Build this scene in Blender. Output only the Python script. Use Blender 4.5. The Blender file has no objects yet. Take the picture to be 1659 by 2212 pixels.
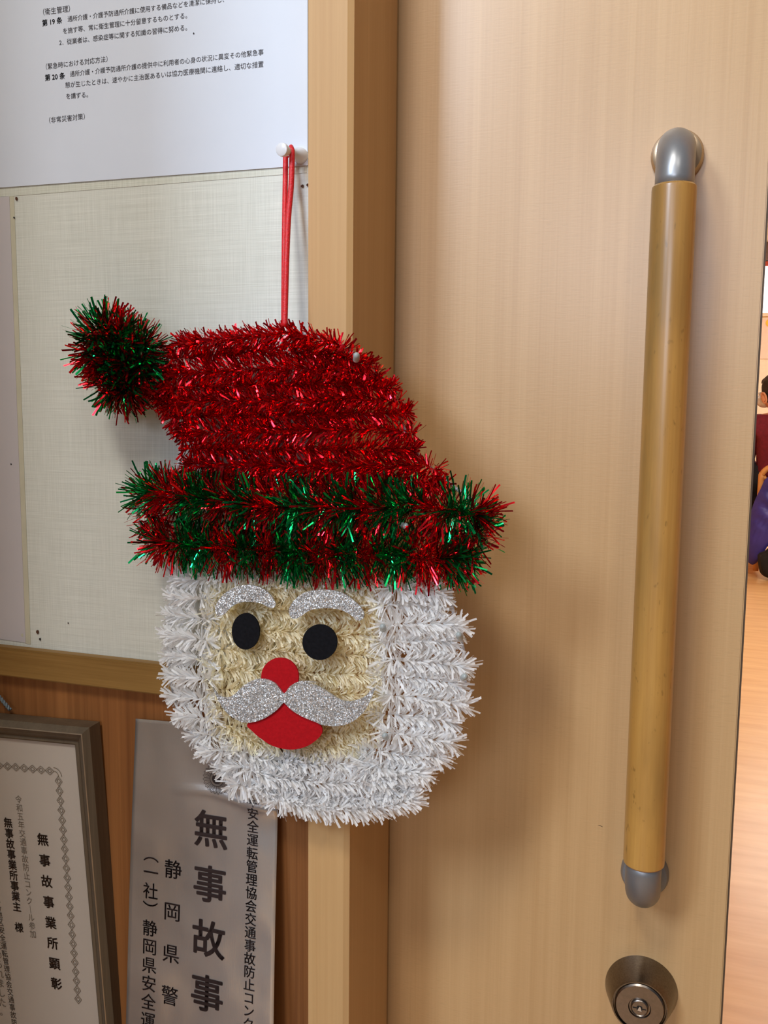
import bpy, bmesh, math, random
import numpy as np
from mathutils import Vector, Matrix

random.seed(7)
rng = np.random.default_rng(11)
S = bpy.context.scene
COL = S.collection

# ------------------------------------------------------------------ camera
F = 2000.0                                   # focal length in pixels of the 1659 x 2212 frame
CX, CY = 829.5, 1106.0
down = Vector((-164, -16794, -2000)).normalized()         # world down, seen from the camera
into = Vector((660, 231.7, -2000)).normalized()           # world +Y (into the wall)
zc = -down
into = (into - zc * into.dot(zc)).normalized()
xc = into.cross(zc)
R = Matrix((xc, into, zc))                   # rows: world axes in camera coordinates
CAM = Vector((0.0, -0.56, 1.05))
cam_d = bpy.data.cameras.new('camera')
cam = bpy.data.objects.new('camera', cam_d)
COL.objects.link(cam)
cam.matrix_world = Matrix.Translation(CAM) @ R.to_4x4()
cam_d.sensor_fit = 'VERTICAL'
cam_d.sensor_height = 36.0
cam_d.lens = 36.0 * F / 2212.0
cam_d.clip_start = 0.02
cam_d.clip_end = 60
S.camera = cam


def ray(px, py):
    return R @ Vector(((px - CX) / F, -(py - CY) / F, -1.0))


def P(px, py, y=0.0):
    """the point of the vertical plane Y = y that the photograph shows at (px, py)"""
    r = ray(px, py)
    return CAM + r * ((y - CAM.y) / r.y)


def PZ(px, py, z=0.0):
    r = ray(px, py)
    return CAM + r * ((z - CAM.z) / r.z)


def PP(px, py, o, n):
    r = ray(px, py)
    return CAM + r * ((o - CAM).dot(n) / r.dot(n))


# ------------------------------------------------------------------ light
S.view_settings.view_transform = 'Standard'
S.view_settings.look = 'None'
S.view_settings.gamma = 1.0
S.view_settings.use_curve_mapping = False
S.view_settings.exposure = 0.0
S.cycles.max_bounces = 16
S.cycles.diffuse_bounces = 10
S.cycles.transmission_bounces = 12
W = bpy.data.worlds.new('world')
S.world = W
W.use_nodes = True
W.node_tree.nodes['Background'].inputs[0].default_value = (0.80, 0.80, 0.86, 1)
W.node_tree.nodes['Background'].inputs[1].default_value = 0.11


def area(name, loc, target, sx, sy, power, color):
    d = bpy.data.lights.new(name, 'AREA')
    d.shape = 'RECTANGLE'
    d.size, d.size_y, d.energy, d.color = sx, sy, power, color
    o = bpy.data.objects.new(name, d)
    COL.objects.link(o)
    o.location = loc
    o.rotation_euler = (Vector(target) - Vector(loc)).to_track_quat('-Z', 'Y').to_euler()
    return o


# entrance window behind the photographer, cool daylight
area('window_light', (-1.10, -2.2, 2.32), (-0.2, 0, 1.15), 0.42, 0.7, 33, (0.70, 0.83, 1.0))
area('window_light', (-0.22, -3.0, 1.62), (-0.1, 0, 1.25), 0.8, 0.65, 17, (0.84, 0.88, 1.0))
# two ceiling lamps of the corridor
area('ceiling_lamp', (-0.34, -1.15, 2.30), (0.1, 0, 1.1), 0.26, 0.26, 11.5, (1.0, 0.94, 0.84))
area('ceiling_lamp', (0.42, -1.25, 2.15), (0.2, 0, 1.1), 0.22, 0.22, 3.0, (1.0, 0.94, 0.84))
# ceiling lamps of the room beyond the door
area('room_lamp', (0.9, 3.4, 2.44), (0.9, 3.4, 0), 1.2, 0.9, 46, (1.0, 0.97, 0.90))
area('room_lamp', (1.0, 6.6, 2.44), (1.0, 6.6, 0), 1.2, 0.9, 46, (1.0, 0.97, 0.90))


# ------------------------------------------------------------------ materials
class NT:
    def __init__(s, name):
        s.m = bpy.data.materials.new(name)
        s.m.use_nodes = True
        s.t = s.m.node_tree
        s.b = s.t.nodes['Principled BSDF']
        s.pos = None

    def n(s, kind, **kw):
        q = s.t.nodes.new(kind)
        for k, v in kw.items():
            setattr(q, k, v)
        return q

    def l(s, a, b):
        s.t.links.new(a, b)

    def coord(s, scale, space='Object'):
        tc = s.n('ShaderNodeTexCoord')
        mp = s.n('ShaderNodeMapping')
        mp.inputs['Scale'].default_value = scale
        s.l(tc.outputs[space], mp.inputs[0])
        return mp.outputs[0]

    def noise(s, vec, scale=1, detail=4, rough=0.55):
        q = s.n('ShaderNodeTexNoise')
        q.inputs['Scale'].default_value = scale
        q.inputs['Detail'].default_value = detail
        q.inputs['Roughness'].default_value = rough
        s.l(vec, q.inputs['Vector'])
        return q.outputs[0]

    def ramp(s, fac, stops):
        q = s.n('ShaderNodeValToRGB')
        e = q.color_ramp.elements
        while len(e) < len(stops):
            e.new(0.5)
        for i, (p, c) in enumerate(stops):
            e[i].position = p
            e[i].color = (*c, 1) if len(c) == 3 else c
        s.l(fac, q.inputs[0])
        return q.outputs[0]

    def mix(s, a, b, fac, mode='MIX'):
        q = s.n('ShaderNodeMix', data_type='RGBA', blend_type=mode)
        for sock, v in ((q.inputs[0], fac), (q.inputs[6], a), (q.inputs[7], b)):
            if isinstance(v, (int, float)):
                sock.default_value = v
            elif isinstance(v, tuple):
                sock.default_value = (*v, 1)
            else:
                s.l(v, sock)
        return q.outputs[2]

    def math(s, op, a, b):
        q = s.n('ShaderNodeMath', operation=op)
        for sock, v in ((q.inputs[0], a), (q.inputs[1], b)):
            if isinstance(v, (int, float)):
                sock.default_value = v
            else:
                s.l(v, sock)
        return q.outputs[0]

    def bump(s, h, strength, dist=0.001):
        q = s.n('ShaderNodeBump')
        q.inputs['Strength'].default_value = strength
        q.inputs['Distance'].default_value = dist
        s.l(h, q.inputs['Height'])
        s.l(q.outputs[0], s.b.inputs['Normal'])


def setp(nt, col=None, rough=None, metal=None, spec=None, coat=None, sheen=None, coat_rough=None):
    b = nt.b
    if col is not None:
        if isinstance(col, tuple):
            b.inputs['Base Color'].default_value = (*col, 1)
        else:
            nt.l(col, b.inputs['Base Color'])
    for k, v in (('Roughness', rough), ('Metallic', metal), ('Specular IOR Level', spec), ('Coat Weight', coat), ('Sheen Weight', sheen), ('Coat Roughness', coat_rough)):
        if v is not None:
            b.inputs[k].default_value = v


def srgb(r, g, b):
    f = lambda c: (c / 255 / 12.92) if c <= 10.3 else ((c / 255 + 0.055) / 1.055) ** 2.4
    return (f(r), f(g), f(b))


def plain(name, rgb, rough=0.5, metal=0.0, spec=None, var=0.12, scale=40.0, bump=0.0, **kw):
    nt = NT(name)
    v = nt.coord((scale, scale, scale))
    n = nt.noise(v)
    dark = tuple(c * (1 - var) for c in rgb)
    light = tuple(min(1, c * (1 + var)) for c in rgb)
    setp(nt, nt.ramp(n, [(0.3, dark), (0.7, light)]), rough, metal, spec, **kw)
    if bump:
        nt.bump(n, bump)
    return nt.m


def wood(name, light, dark, sx=55.0, sz=1.2, rough=0.45, spec=0.4, fleck=0.0, axis='Z', coat=0.0, bumpy=0.15, coat_rough=0.3, dots=0.0, dots_x=0.0):
    nt = NT(name)
    if axis == 'Z':
        sc = (sx, sx, sz)
        sc2 = (sx * 9, sx * 9, sz * 5)
        sc3 = (sx * 0.18, sx * 0.18, sz * 0.45)
    else:
        sc = (sz, sx, sx)
        sc2 = (sz * 5, sx * 9, sx * 9)
        sc3 = (sz * 0.45, sx * 0.18, sx * 0.18)
    a = nt.noise(nt.coord(sc), 1, 5, 0.6)
    b = nt.noise(nt.coord(sc2), 1, 3, 0.6)
    c = nt.noise(nt.coord(sc3), 1, 3, 0.5)
    mixed = nt.math('ADD', nt.math('MULTIPLY', a, 0.45), nt.math('ADD', nt.math('MULTIPLY', b, 0.25), nt.math('MULTIPLY', c, 0.30)))
    col = nt.ramp(mixed, [(0.36, dark), (0.62, light)])
    h = b
    if fleck:
        f = nt.noise(nt.coord((110, 110, 900)), 1, 2, 0.5)
        fm = nt.noise(nt.coord((14, 14, 14)), 1, 2, 0.5)
        fk = nt.math('MULTIPLY', nt.ramp(f, [(0.60, (0, 0, 0)), (0.68, (1, 1, 1))]), nt.ramp(fm, [(0.45, (0, 0, 0)), (0.6, (1, 1, 1))]))
        fk2 = nt.math('MULTIPLY', fk, fleck)
        col = nt.mix(col, tuple(x * 0.6 for x in dark), fk2)
        h = nt.math('SUBTRACT', b, nt.math('MULTIPLY', f, 0.9))
    if dots:
        d = nt.noise(nt.coord((260, 260, 120)), 1, 2, 0.5)
        dk = nt.math('MULTIPLY', nt.ramp(d, [(0.66, (0, 0, 0)), (0.74, (1, 1, 1))]), dots)
        col = nt.mix(col, tuple(x * 0.35 for x in dark), dk)
        p = nt.noise(nt.coord((24, 24, 7)), 1, 4, 0.6)
        pk = nt.math('MULTIPLY', nt.ramp(p, [(0.45, (0, 0, 0)), (0.68, (1, 1, 1))]), 0.55)
        col = nt.mix(col, (dark[0] * .62, dark[1] * .68, dark[2] * .9), pk)
        # grime where hands hold it: grey-olive, on the side towards the jamb, in the middle of the bar
        tc = nt.n('ShaderNodeTexCoord')
        sx_ = nt.n('ShaderNodeSeparateXYZ')
        nt.l(tc.outputs['Object'], sx_.inputs[0])
        g1 = nt.noise(nt.coord((60, 60, 9)), 1, 4, 0.6)
        side = nt.n('ShaderNodeMapRange')
        nt.l(sx_.outputs[0], side.inputs[0])
        side.inputs[1].default_value = dots_x + 0.006
        side.inputs[2].default_value = dots_x - 0.008
        hgt = nt.n('ShaderNodeMapRange')
        nt.l(sx_.outputs[2], hgt.inputs[0])
        hgt.inputs[1].default_value = 0.84
        hgt.inputs[2].default_value = 1.02
        gk = nt.math('MULTIPLY', nt.math('MULTIPLY', side.outputs[0], hgt.outputs[0]), nt.ramp(g1, [(0.25, (0, 0, 0)), (0.6, (1, 1, 1))]))
        col = nt.mix(col, srgb(126, 106, 68), nt.math('MULTIPLY', gk, 0.7))
    setp(nt, col, rough, 0, spec, coat, coat_rough=coat_rough)
    nt.bump(h, bumpy, 0.0005)
    return nt.m


M = {}
M['door'] = wood('maple_door', srgb(206, 168, 119), srgb(191, 151, 102), 60, 0.9, 0.46, 0.4, fleck=0.12, bumpy=0.22, coat=1.0, coat_rough=0.30)
M['jamb'] = wood('maple_jamb', srgb(205, 166, 115), srgb(190, 148, 98), 50, 0.9, 0.50, 0.35)
M['rail'] = wood('olive_rail', srgb(164, 128, 72), srgb(130, 96, 48), 60, 2.0, 0.5, 0.35, axis='X')
M['panel'] = wood('brown_panel', srgb(160, 106, 60), srgb(102, 59, 30), 34, 0.8, 0.45, 0.35)
M['bar'] = wood('round_bar_wood', srgb(204, 156, 82), srgb(178, 128, 60), 70, 3.0, 0.38, 0.5, coat=0.6, coat_rough=0.24, dots=0.5, dots_x=P(1420, 1106, 0.039).x)
M['chair_wood'] = wood('chair_wood', srgb(222, 160, 92), srgb(196, 130, 68), 30, 3.0)
M['dark_edge'] = plain('door_edge_dark', srgb(82, 62, 44), 0.6)
M['floorw'] = None
# wood floor of the next room
nt = NT('floor_boards')
a = nt.noise(nt.coord((3.0, 22, 22)), 1, 4)
setp(nt, nt.ramp(a, [(0.3, srgb(206, 154, 96)), (0.7, srgb(226, 182, 124))]), 0.3, 0, 0.5)
nt.bump(nt.noise(nt.coord((4, 5, 5)), 1, 2), 0.12, 0.01)
M['floor'] = nt.m
# woven vinyl wallpaper
nt = NT('linen_wallpaper')
hx = nt.noise(nt.coord((18, 18, 1500)), 1, 3, 0.6)
hz = nt.noise(nt.coord((1300, 1300, 26)), 1, 3, 0.6)
mm = nt.math('ADD', nt.math('MULTIPLY', hx, 0.55), nt.math('MULTIPLY', hz, 0.45))
setp(nt, nt.ramp(mm, [(0.38, srgb(208, 211, 202)), (0.62, srgb(227, 230, 222))]), 0.5, 0, 0.4, coat=0.4, coat_rough=0.32)
nt.bump(mm, 0.35, 0.0006)
M['wallpaper'] = nt.m
nt = NT('linen_wallpaper_faded')
hx = nt.noise(nt.coord((18, 18, 1500)), 1, 3, 0.6)
hz = nt.noise(nt.coord((1300, 1300, 26)), 1, 3, 0.6)
mm = nt.math('ADD', nt.math('MULTIPLY', hx, 0.55), nt.math('MULTIPLY', hz, 0.45))
setp(nt, nt.ramp(mm, [(0.38, srgb(203, 206, 192)), (0.62, srgb(222, 225, 214))]), 0.5, 0, 0.4, coat=0.3, coat_rough=0.32)
nt.bump(mm, 0.4, 0.0008)
M['wallpaper2'] = nt.m
M['plaster'] = plain('cream_plaster', srgb(246, 232, 206), 0.8, var=0.04)
M['ceiling'] = plain('white_ceiling', srgb(240, 236, 226), 0.85, var=0.03)
M['paper'] = plain('office_paper', srgb(219, 227, 241), 0.55, var=0.015, scale=20, spec=0.3)
M['sheet'] = plain('grey_lilac_sheet', srgb(200, 195, 198), 0.5, var=0.03, scale=15)
M['tape'] = plain('yellowed_tape', srgb(204, 200, 178), 0.35, var=0.06)
M['ink'] = plain('print_ink', srgb(58, 56, 62), 0.6, var=0.1)
M['ink_bold'] = plain('print_ink_bold', srgb(40, 26, 26), 0.55, var=0.1)
M['ink_grey'] = plain('print_ink_grey', srgb(122, 112, 98), 0.6, var=0.1)
M['cert'] = plain('certificate_paper', srgb(212, 204, 194), 0.55, var=0.03, scale=12)
M['frame'] = wood('bronze_frame', srgb(112, 98, 80), srgb(86, 74, 60), 60, 2, 0.42, 0.5)
M['frame_line'] = plain('frame_ridge_line', srgb(160, 145, 128), 0.35, metal=0.6)  # paler line along the ridge of the moulding
M['pin_white'] = plain('white_plastic', srgb(232, 234, 240), 0.25, var=0.02, spec=0.5)
M['hole'] = plain('rust_hole', srgb(80, 46, 26), 0.8, var=0.3, scale=900)
M['hole_dark'] = plain('dark_hole', srgb(28, 24, 26), 0.8)
M['cord_red'] = plain('red_ribbon', srgb(216, 30, 40), 0.4, var=0.2, scale=900, bump=0.4)
M['cord_grey'] = plain('grey_blue_cord', srgb(120, 134, 142), 0.6, var=0.3, scale=700, bump=0.5)
M['nickel'] = plain('dull_nickel', srgb(158, 160, 164), 0.36, metal=0.6, var=0.08, scale=60)
M['nickel_dark'] = plain('dark_nickel', srgb(136, 138, 142), 0.42, metal=0.5, var=0.06)
M['beige_ring'] = plain('satin_ring_beige_reflection', srgb(186, 160, 130), 0.25, metal=0.55, var=0.05)  # satin metal; the door wood it reflects is put into its colour
nt = NT('brushed_steel')
v = nt.noise(nt.coord((900, 900, 900)), 1, 3)
setp(nt, nt.ramp(v, [(0.3, srgb(112, 103, 93)), (0.7, srgb(130, 121, 110))]), 0.3, 1.0)
M['steel'] = nt.m
M['steel_face'] = plain('steel_face', srgb(140, 131, 124), 0.3, metal=1.0, var=0.08, scale=400)
M['steel_shiny'] = plain('polished_steel', srgb(196, 194, 190), 0.12, metal=1.0, var=0.02)
M['black'] = plain('black_recess', srgb(16, 14, 14), 0.6)
# silver foil poster: mirror-like film with shallow ripples
nt = NT('silver_foil')
v = nt.noise(nt.coord((7, 7, 6)), 1, 3, 0.5)
setp(nt, nt.ramp(v, [(0.35, srgb(186, 182, 180)), (0.65, srgb(208, 204, 202))]), 0.24, 0.68)
fine = nt.noise(nt.coord((1200, 1200, 30)), 1, 2)
nt.bump(nt.math('ADD', nt.math('MULTIPLY', v, 14.0), nt.math('MULTIPLY', fine, 0.03)), 0.30, 0.004)
M['foil'] = nt.m


def tinsel_mat(name, rgb, rough, metal, trans=0.0, var=0.35):
    nt = NT(name)
    g = nt.n('ShaderNodeNewGeometry')
    lo = tuple(c * (1 - var) for c in rgb)
    hi = tuple(min(1.0, c * (1 + var)) for c in rgb)
    setp(nt, nt.ramp(g.outputs['Random Per Island'], [(0.0, lo), (1.0, hi)]), rough, metal)
    if trans:
        t = nt.n('ShaderNodeBsdfTranslucent')
        t.inputs[0].default_value = (*rgb, 1)
        mx = nt.n('ShaderNodeMixShader')
        mx.inputs[0].default_value = trans
        out = nt.t.nodes['Material Output']
        nt.l(nt.b.outputs[0], mx.inputs[1])
        nt.l(t.outputs[0], mx.inputs[2])
        nt.l(mx.outputs[0], out.inputs[0])
    return nt.m


M['t_red'] = tinsel_mat('red_foil_strand', (0.74, 0.012, 0.022), 0.17, 0.95)
M['t_green'] = tinsel_mat('green_foil_strand', (0.006, 0.36, 0.10), 0.17, 0.95)
M['t_white'] = tinsel_mat('white_film_strand', (0.95, 0.95, 0.95), 0.32, 0.0, 0.42, var=0.05)
M['t_cream'] = tinsel_mat('cream_film_strand', (1.0, 0.92, 0.74), 0.30, 0.0, 0.42, var=0.08)
M['wire'] = plain('frame_wire_white', srgb(205, 205, 210), 0.4)
M['bulb'] = plain('grey_led_bulb', srgb(168, 176, 176), 0.2, spec=0.6, var=0.05)
M['felt_red'] = plain('red_felt', (0.42, 0.005, 0.010), 0.85, var=0.10, scale=500, bump=0.3, spec=0.15)
M['felt_black'] = plain('black_felt', (0.006, 0.006, 0.008), 0.9, var=0.3, scale=500, bump=0.3, spec=0.15)
nt = NT('silver_glitter')
vo = nt.n('ShaderNodeTexVoronoi')
vo.inputs['Scale'].default_value = 1.0
nt.l(nt.coord((1900, 1900, 1900)), vo.inputs['Vector'])
sep = nt.n('ShaderNodeSeparateColor')
nt.l(vo.outputs['Color'], sep.inputs[0])
setp(nt, nt.ramp(sep.outputs[0], [(0.0, (0.34, 0.34, 0.34)), (0.80, (0.56, 0.56, 0.56)), (0.9, (0.9, 0.9, 0.92)), (1.0, (1, 1, 1))]), 0.35, 0.45)
# each flake tips its own way
geo = nt.n('ShaderNodeNewGeometry')
vm = nt.n('ShaderNodeVectorMath', operation='SUBTRACT')
nt.l(vo.outputs['Color'], vm.inputs[0])
vm.inputs[1].default_value = (0.5, 0.5, 0.5)
vs = nt.n('ShaderNodeVectorMath', operation='SCALE')
nt.l(vm.outputs[0], vs.inputs[0])
vs.inputs['Scale'].default_value = 0.9
va = nt.n('ShaderNodeVectorMath', operation='ADD')
nt.l(vs.outputs[0], va.inputs[0])
nt.l(geo.outputs['Normal'], va.inputs[1])
vn = nt.n('ShaderNodeVectorMath', operation='NORMALIZE')
nt.l(va.outputs[0], vn.inputs[0])
nt.l(vn.outputs[0], nt.b.inputs['Normal'])
M['glitter'] = nt.m
M['maroon'] = plain('maroon_knit', srgb(112, 20, 40), 0.85, var=0.2, scale=60)
M['navy_collar'] = plain('dark_collar', srgb(34, 32, 48), 0.85)
M['skin'] = plain('skin', srgb(214, 150, 112), 0.5, var=0.06)
M['hair'] = plain('dark_hair', srgb(40, 32, 30), 0.45, var=0.4, scale=200, bump=0.5)
M['blue'] = plain('violet_blue_nylon', srgb(58, 50, 138), 0.5, var=0.18, scale=14)
M['blackcloth'] = plain('black_cloth', srgb(24, 20, 22), 0.9, var=0.5, scale=120, bump=0.6)
M['mask'] = plain('white_mask', srgb(226, 224, 222), 0.7)
M['pink_print'] = plain('pale_pink_print', srgb(250, 222, 200), 0.6, var=0.03)
M['yellow_print'] = plain('yellow_print', srgb(245, 205, 60), 0.6, var=0.03)
M['red_print'] = plain('red_print', srgb(205, 90, 70), 0.6, var=0.03)
M['grey_print'] = plain('grey_panel', srgb(132, 122, 128), 0.6, var=0.06)
nt = NT('daylight_pane')
nt.b.inputs['Emission Color'].default_value = (1, 0.99, 0.97, 1)
nt.b.inputs['Emission Strength'].default_value = 1.6
M['pane'] = nt.m
nt = NT('lamp_diffuser')
nt.b.inputs['Emission Color'].default_value = (1, 0.94, 0.84, 1)
nt.b.inputs['Emission Strength'].default_value = 4.0
M['diffuser'] = nt.m
nt = NT('frame_glass')
out = nt.t.nodes['Material Output']
tr = nt.n('ShaderNodeBsdfTransparent')
gl = nt.n('ShaderNodeBsdfGlossy')
gl.inputs['Roughness'].default_value = 0.08
mx = nt.n('ShaderNodeMixShader')
mx.inputs[0].default_value = 0.08
nt.l(tr.outputs[0], mx.inputs[1])
nt.l(gl.outputs[0], mx.inputs[2])
nt.l(mx.outputs[0], out.inputs[0])
M['glass'] = nt.m


# ------------------------------------------------------------------ mesh helpers
def mesh_obj(name, verts, faces, mats, parent=None, smooth=False, fmat=None):
    me = bpy.data.meshes.new(name)
    me.from_pydata([tuple(v) for v in verts], [], faces)
    for m in (mats if isinstance(mats, (list, tuple)) else [mats]):
        me.materials.append(m)
    if fmat is not None:
        me.polygons.foreach_set('material_index', fmat)
    if smooth:
        me.polygons.foreach_set('use_smooth', [True] * len(me.polygons))
    me.update()
    o = bpy.data.objects.new(name, me)
    COL.objects.link(o)
    if parent is not None:
        o.parent = parent
        o.matrix_parent_inverse = parent.matrix_world.inverted()
    return o


def bm_obj(name, bm, mats, parent=None, smooth=False):
    bmesh.ops.recalc_face_normals(bm, faces=bm.faces[:])
    me = bpy.data.meshes.new(name)
    bm.to_mesh(me)
    bm.free()
    for m in (mats if isinstance(mats, (list, tuple)) else [mats]):
        me.materials.append(m)
    if smooth:
        me.polygons.foreach_set('use_smooth', [True] * len(me.polygons))
    o = bpy.data.objects.new(name, me)
    COL.objects.link(o)
    if parent is not None:
        o.parent = parent
        o.matrix_parent_inverse = parent.matrix_world.inverted()
    return o


def box_bm(lo, hi, bevel=0.0, bm=None, seg=2):
    bm2 = bmesh.new()
    bmesh.ops.create_cube(bm2, size=1)
    for v in bm2.verts:
        v.co = Vector([(lo[i] + hi[i]) / 2 + v.co[i] * (hi[i] - lo[i]) for i in range(3)])
    if bevel:
        bmesh.ops.bevel(bm2, geom=bm2.edges[:], offset=bevel, segments=seg, affect='EDGES')
    if bm is None:
        return bm2
    me = bpy.data.meshes.new('tmp')
    bm2.to_mesh(me)
    bm2.free()
    bm.from_mesh(me)
    bpy.data.meshes.remove(me)
    return bm


def frame_of(d):
    d = d.normalized()
    a = Vector((0, 0, 1)) if abs(d.z) < 0.9 else Vector((0, 1, 0))
    u = d.cross(a).normalized()
    return u, d.cross(u).normalized()


def tube(name, pts, radii, mat, parent=None, seg=20, cap=True, squash=1.0):
    """swept tube through pts with a radius at each (parallel-transported frame)"""
    pts = [Vector(p) for p in pts]
    if not isinstance(radii, (list, tuple)):
        radii = [radii] * len(pts)
    vs, fs = [], []
    u, v = frame_of(pts[1] - pts[0])
    for i, p in enumerate(pts):
        a = pts[max(0, i - 1)]
        b = pts[min(len(pts) - 1, i + 1)]
        d = (b - a).normalized()
        u = (u - d * u.dot(d)).normalized()
        v = d.cross(u).normalized()
        for k in range(seg):
            t = 2 * math.pi * k / seg
            vs.append(p + u * (math.cos(t) * radii[i]) + v * (math.sin(t) * radii[i] * squash))
    n = len(pts)
    for i in range(n - 1):
        for k in range(seg):
            k2 = (k + 1) % seg
            fs.append((i * seg + k, i * seg + k2, (i + 1) * seg + k2, (i + 1) * seg + k))
    if cap:
        fs.append(tuple(range(seg))[::-1])
        fs.append(tuple((n - 1) * seg + k for k in range(seg)))
    return mesh_obj(name, vs, fs, mat, parent, True)


def lathe(name, base, axis, prof, mat, parent=None, seg=40, smooth=True):
    """prof: (distance along axis, radius)"""
    axis = Vector(axis).normalized()
    u, v = frame_of(axis)
    vs, fs = [], []
    for h, r in prof:
        for k in range(seg):
            t = 2 * math.pi * k / seg
            vs.append(Vector(base) + axis * h + (u * math.cos(t) + v * math.sin(t)) * r)
    for i in range(len(prof) - 1):
        for k in range(seg):
            k2 = (k + 1) % seg
            fs.append((i * seg + k, i * seg + k2, (i + 1) * seg + k2, (i + 1) * seg + k))
    fs.append(tuple(range(seg))[::-1])
    fs.append(tuple((len(prof) - 1) * seg + k for k in range(seg)))
    o = mesh_obj(name, vs, fs, mat, parent, smooth)
    if smooth:
        m = o.modifiers.new('edge', 'EDGE_SPLIT')
        m.split_angle = math.radians(32)
    return o


def slab(name, pts, thick, mat, parent=None, nrm=Vector((0, 1, 0)), bevel=0.0):
    """flat polygon (front face) with real thickness behind it"""
    bm = bmesh.new()
    f = [bm.verts.new(p) for p in pts]
    b = [bm.verts.new(Vector(p) + nrm * thick) for p in pts]
    bm.faces.new(f)
    bm.faces.new(b[::-1])
    n = len(pts)
    for i in range(n):
        j = (i + 1) % n
        bm.faces.new((f[i], f[j], b[j], b[i]))
    return bm_obj(name, bm, mat, parent)


def smooth_loop(pts, k=6):
    """closed Catmull-Rom through 2-D points"""
    n = len(pts)
    out = []
    for i in range(n):
        p0, p1, p2, p3 = (Vector(pts[(i + q) % n]) for q in (-1, 0, 1, 2))
        for s in range(k):
            t = s / k
            out.append(0.5 * ((2 * p1) + (p2 - p0) * t + (2 * p0 - 5 * p1 + 4 * p2 - p3) * t * t + (3 * p1 - p0 - 3 * p2 + p3) * t ** 3))
    return out


def smooth_path(pts, k=8):
    pts = [Vector(p) for p in pts]
    n = len(pts)
    out = []
    for i in range(n - 1):
        p0, p1, p2, p3 = pts[max(0, i - 1)], pts[i], pts[i + 1], pts[min(n - 1, i + 2)]
        for s in range(k):
            t = s / k
            out.append(0.5 * ((2 * p1) + (p2 - p0) * t + (2 * p0 - 5 * p1 + 4 * p2 - p3) * t * t + (3 * p1 - p0 - 3 * p2 + p3) * t ** 3))
    out.append(pts[-1])
    return out


def tag(o, label, cat=None, group=None, kind=None):
    if label:
        o['label'] = label
    if cat:
        o['category'] = cat
    if group:
        o['group'] = group
    if kind:
        o['kind'] = kind
    return o


def empty(name, loc):
    o = bpy.data.objects.new(name, None)
    COL.objects.link(o)
    o.location = loc
    o.empty_display_size = 0.02
    bpy.context.view_layer.update()
    return o


def struct(o, label=None):
    o['kind'] = 'structure'
    if label:
        o['label'] = label
    return o


# ------------------------------------------------------------------ the setting
DOOR_Y = 0.082
POST_Y = -0.010
xpost0 = P(666, 1106, POST_Y).x
xpost1 = P(757, 1106, POST_Y).x
xdoor1 = P(1623, 1106, DOOR_Y).x
XR = xpost1 + 0.98                            # right side of the doorway
zr1 = P(300, 1430, -0.009).z
zrt = P(170, 1417, -0.009).z                  # top of rail
zrb = P(170, 1481, -0.009).z                  # bottom of rail
print('post', xpost0, xpost1, 'door edge', xdoor1, 'rail', zrt, zrb)

XL, XRR, ZC = -2.2, 3.2, 2.5
wall = struct(bm_obj('wall_front', box_bm((XL, 0.0, zrt - 0.012), (xpost0 + 0.004, 0.06, ZC)), M['wallpaper']), 'cream woven wallpaper wall left of the door')
panel = bm_obj('wood_panel', box_bm((XL, 0.0, 0.0), (xpost0 + 0.004, 0.06, zrt - 0.0125)), M['panel'], wall)
tag(panel, 'brown wood veneer panel below the rail')
rail = struct(bm_obj('trim_1', box_bm((XL, -0.009, zrb), (xpost0 - 0.0005, -0.0002, zrt), 0.0012), M['rail']), 'olive brown wooden rail under the wallpaper')
# jamb: front board with a chamfered corner, and its long return to the door
bm = bmesh.new()
prof = [(xpost0, POST_Y), (xpost1 - 0.0036, POST_Y), (xpost1, POST_Y + 0.0022), (xpost1, 0.0775), (xpost0 + 0.0045, 0.0775), (xpost0 + 0.0045, 0.001), (xpost0, 0.001)]
lo = [bm.verts.new((x, y, 0.0)) for x, y in prof]
hi = [bm.verts.new((x, y, 2.02)) for x, y in prof]
bm.faces.new(lo)
bm.faces.new(hi)
for i in range(len(prof)):
    j = (i + 1) % len(prof)
    bm.faces.new((lo[i], lo[j], hi[j], hi[i]))
struct(bm_obj('trim_2', bm, M['jamb']), 'pale wooden door jamb beside the hanging decoration')
# other jamb, lintel and the wall right of the doorway (outside the frame)
struct(bm_obj('trim_3', box_bm((XR, POST_Y, 0), (XR + 0.04, 0.13, 2.02), 0.002), M['jamb']))
struct(bm_obj('trim_4', box_bm((xpost0, POST_Y, 2.021), (XR + 0.04, 0.064, 2.06), 0.002), M['jamb']))
struct(bm_obj('wall_right', box_bm((XR + 0.041, 0.0, 0), (XRR, 0.2, ZC)), M['wallpaper']))
struct(bm_obj('wall_top', box_bm((xpost0 + 0.005, 0.0, 2.061), (XR + 0.041, 0.2, ZC)), M['wallpaper']))
# rear skin of the pocket behind the sliding door
struct(bm_obj('wall_back', box_bm((XL, 0.12, 0), (xpost1, 0.2, ZC)), M['plaster']))
# unseen partition left of the photographer, added so its edge cuts the window light
struct(bm_obj('shade_partition', box_bm((-1.55, -0.39, 0), (-0.445, -0.36, 2.2), .003), M['plaster']))
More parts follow.
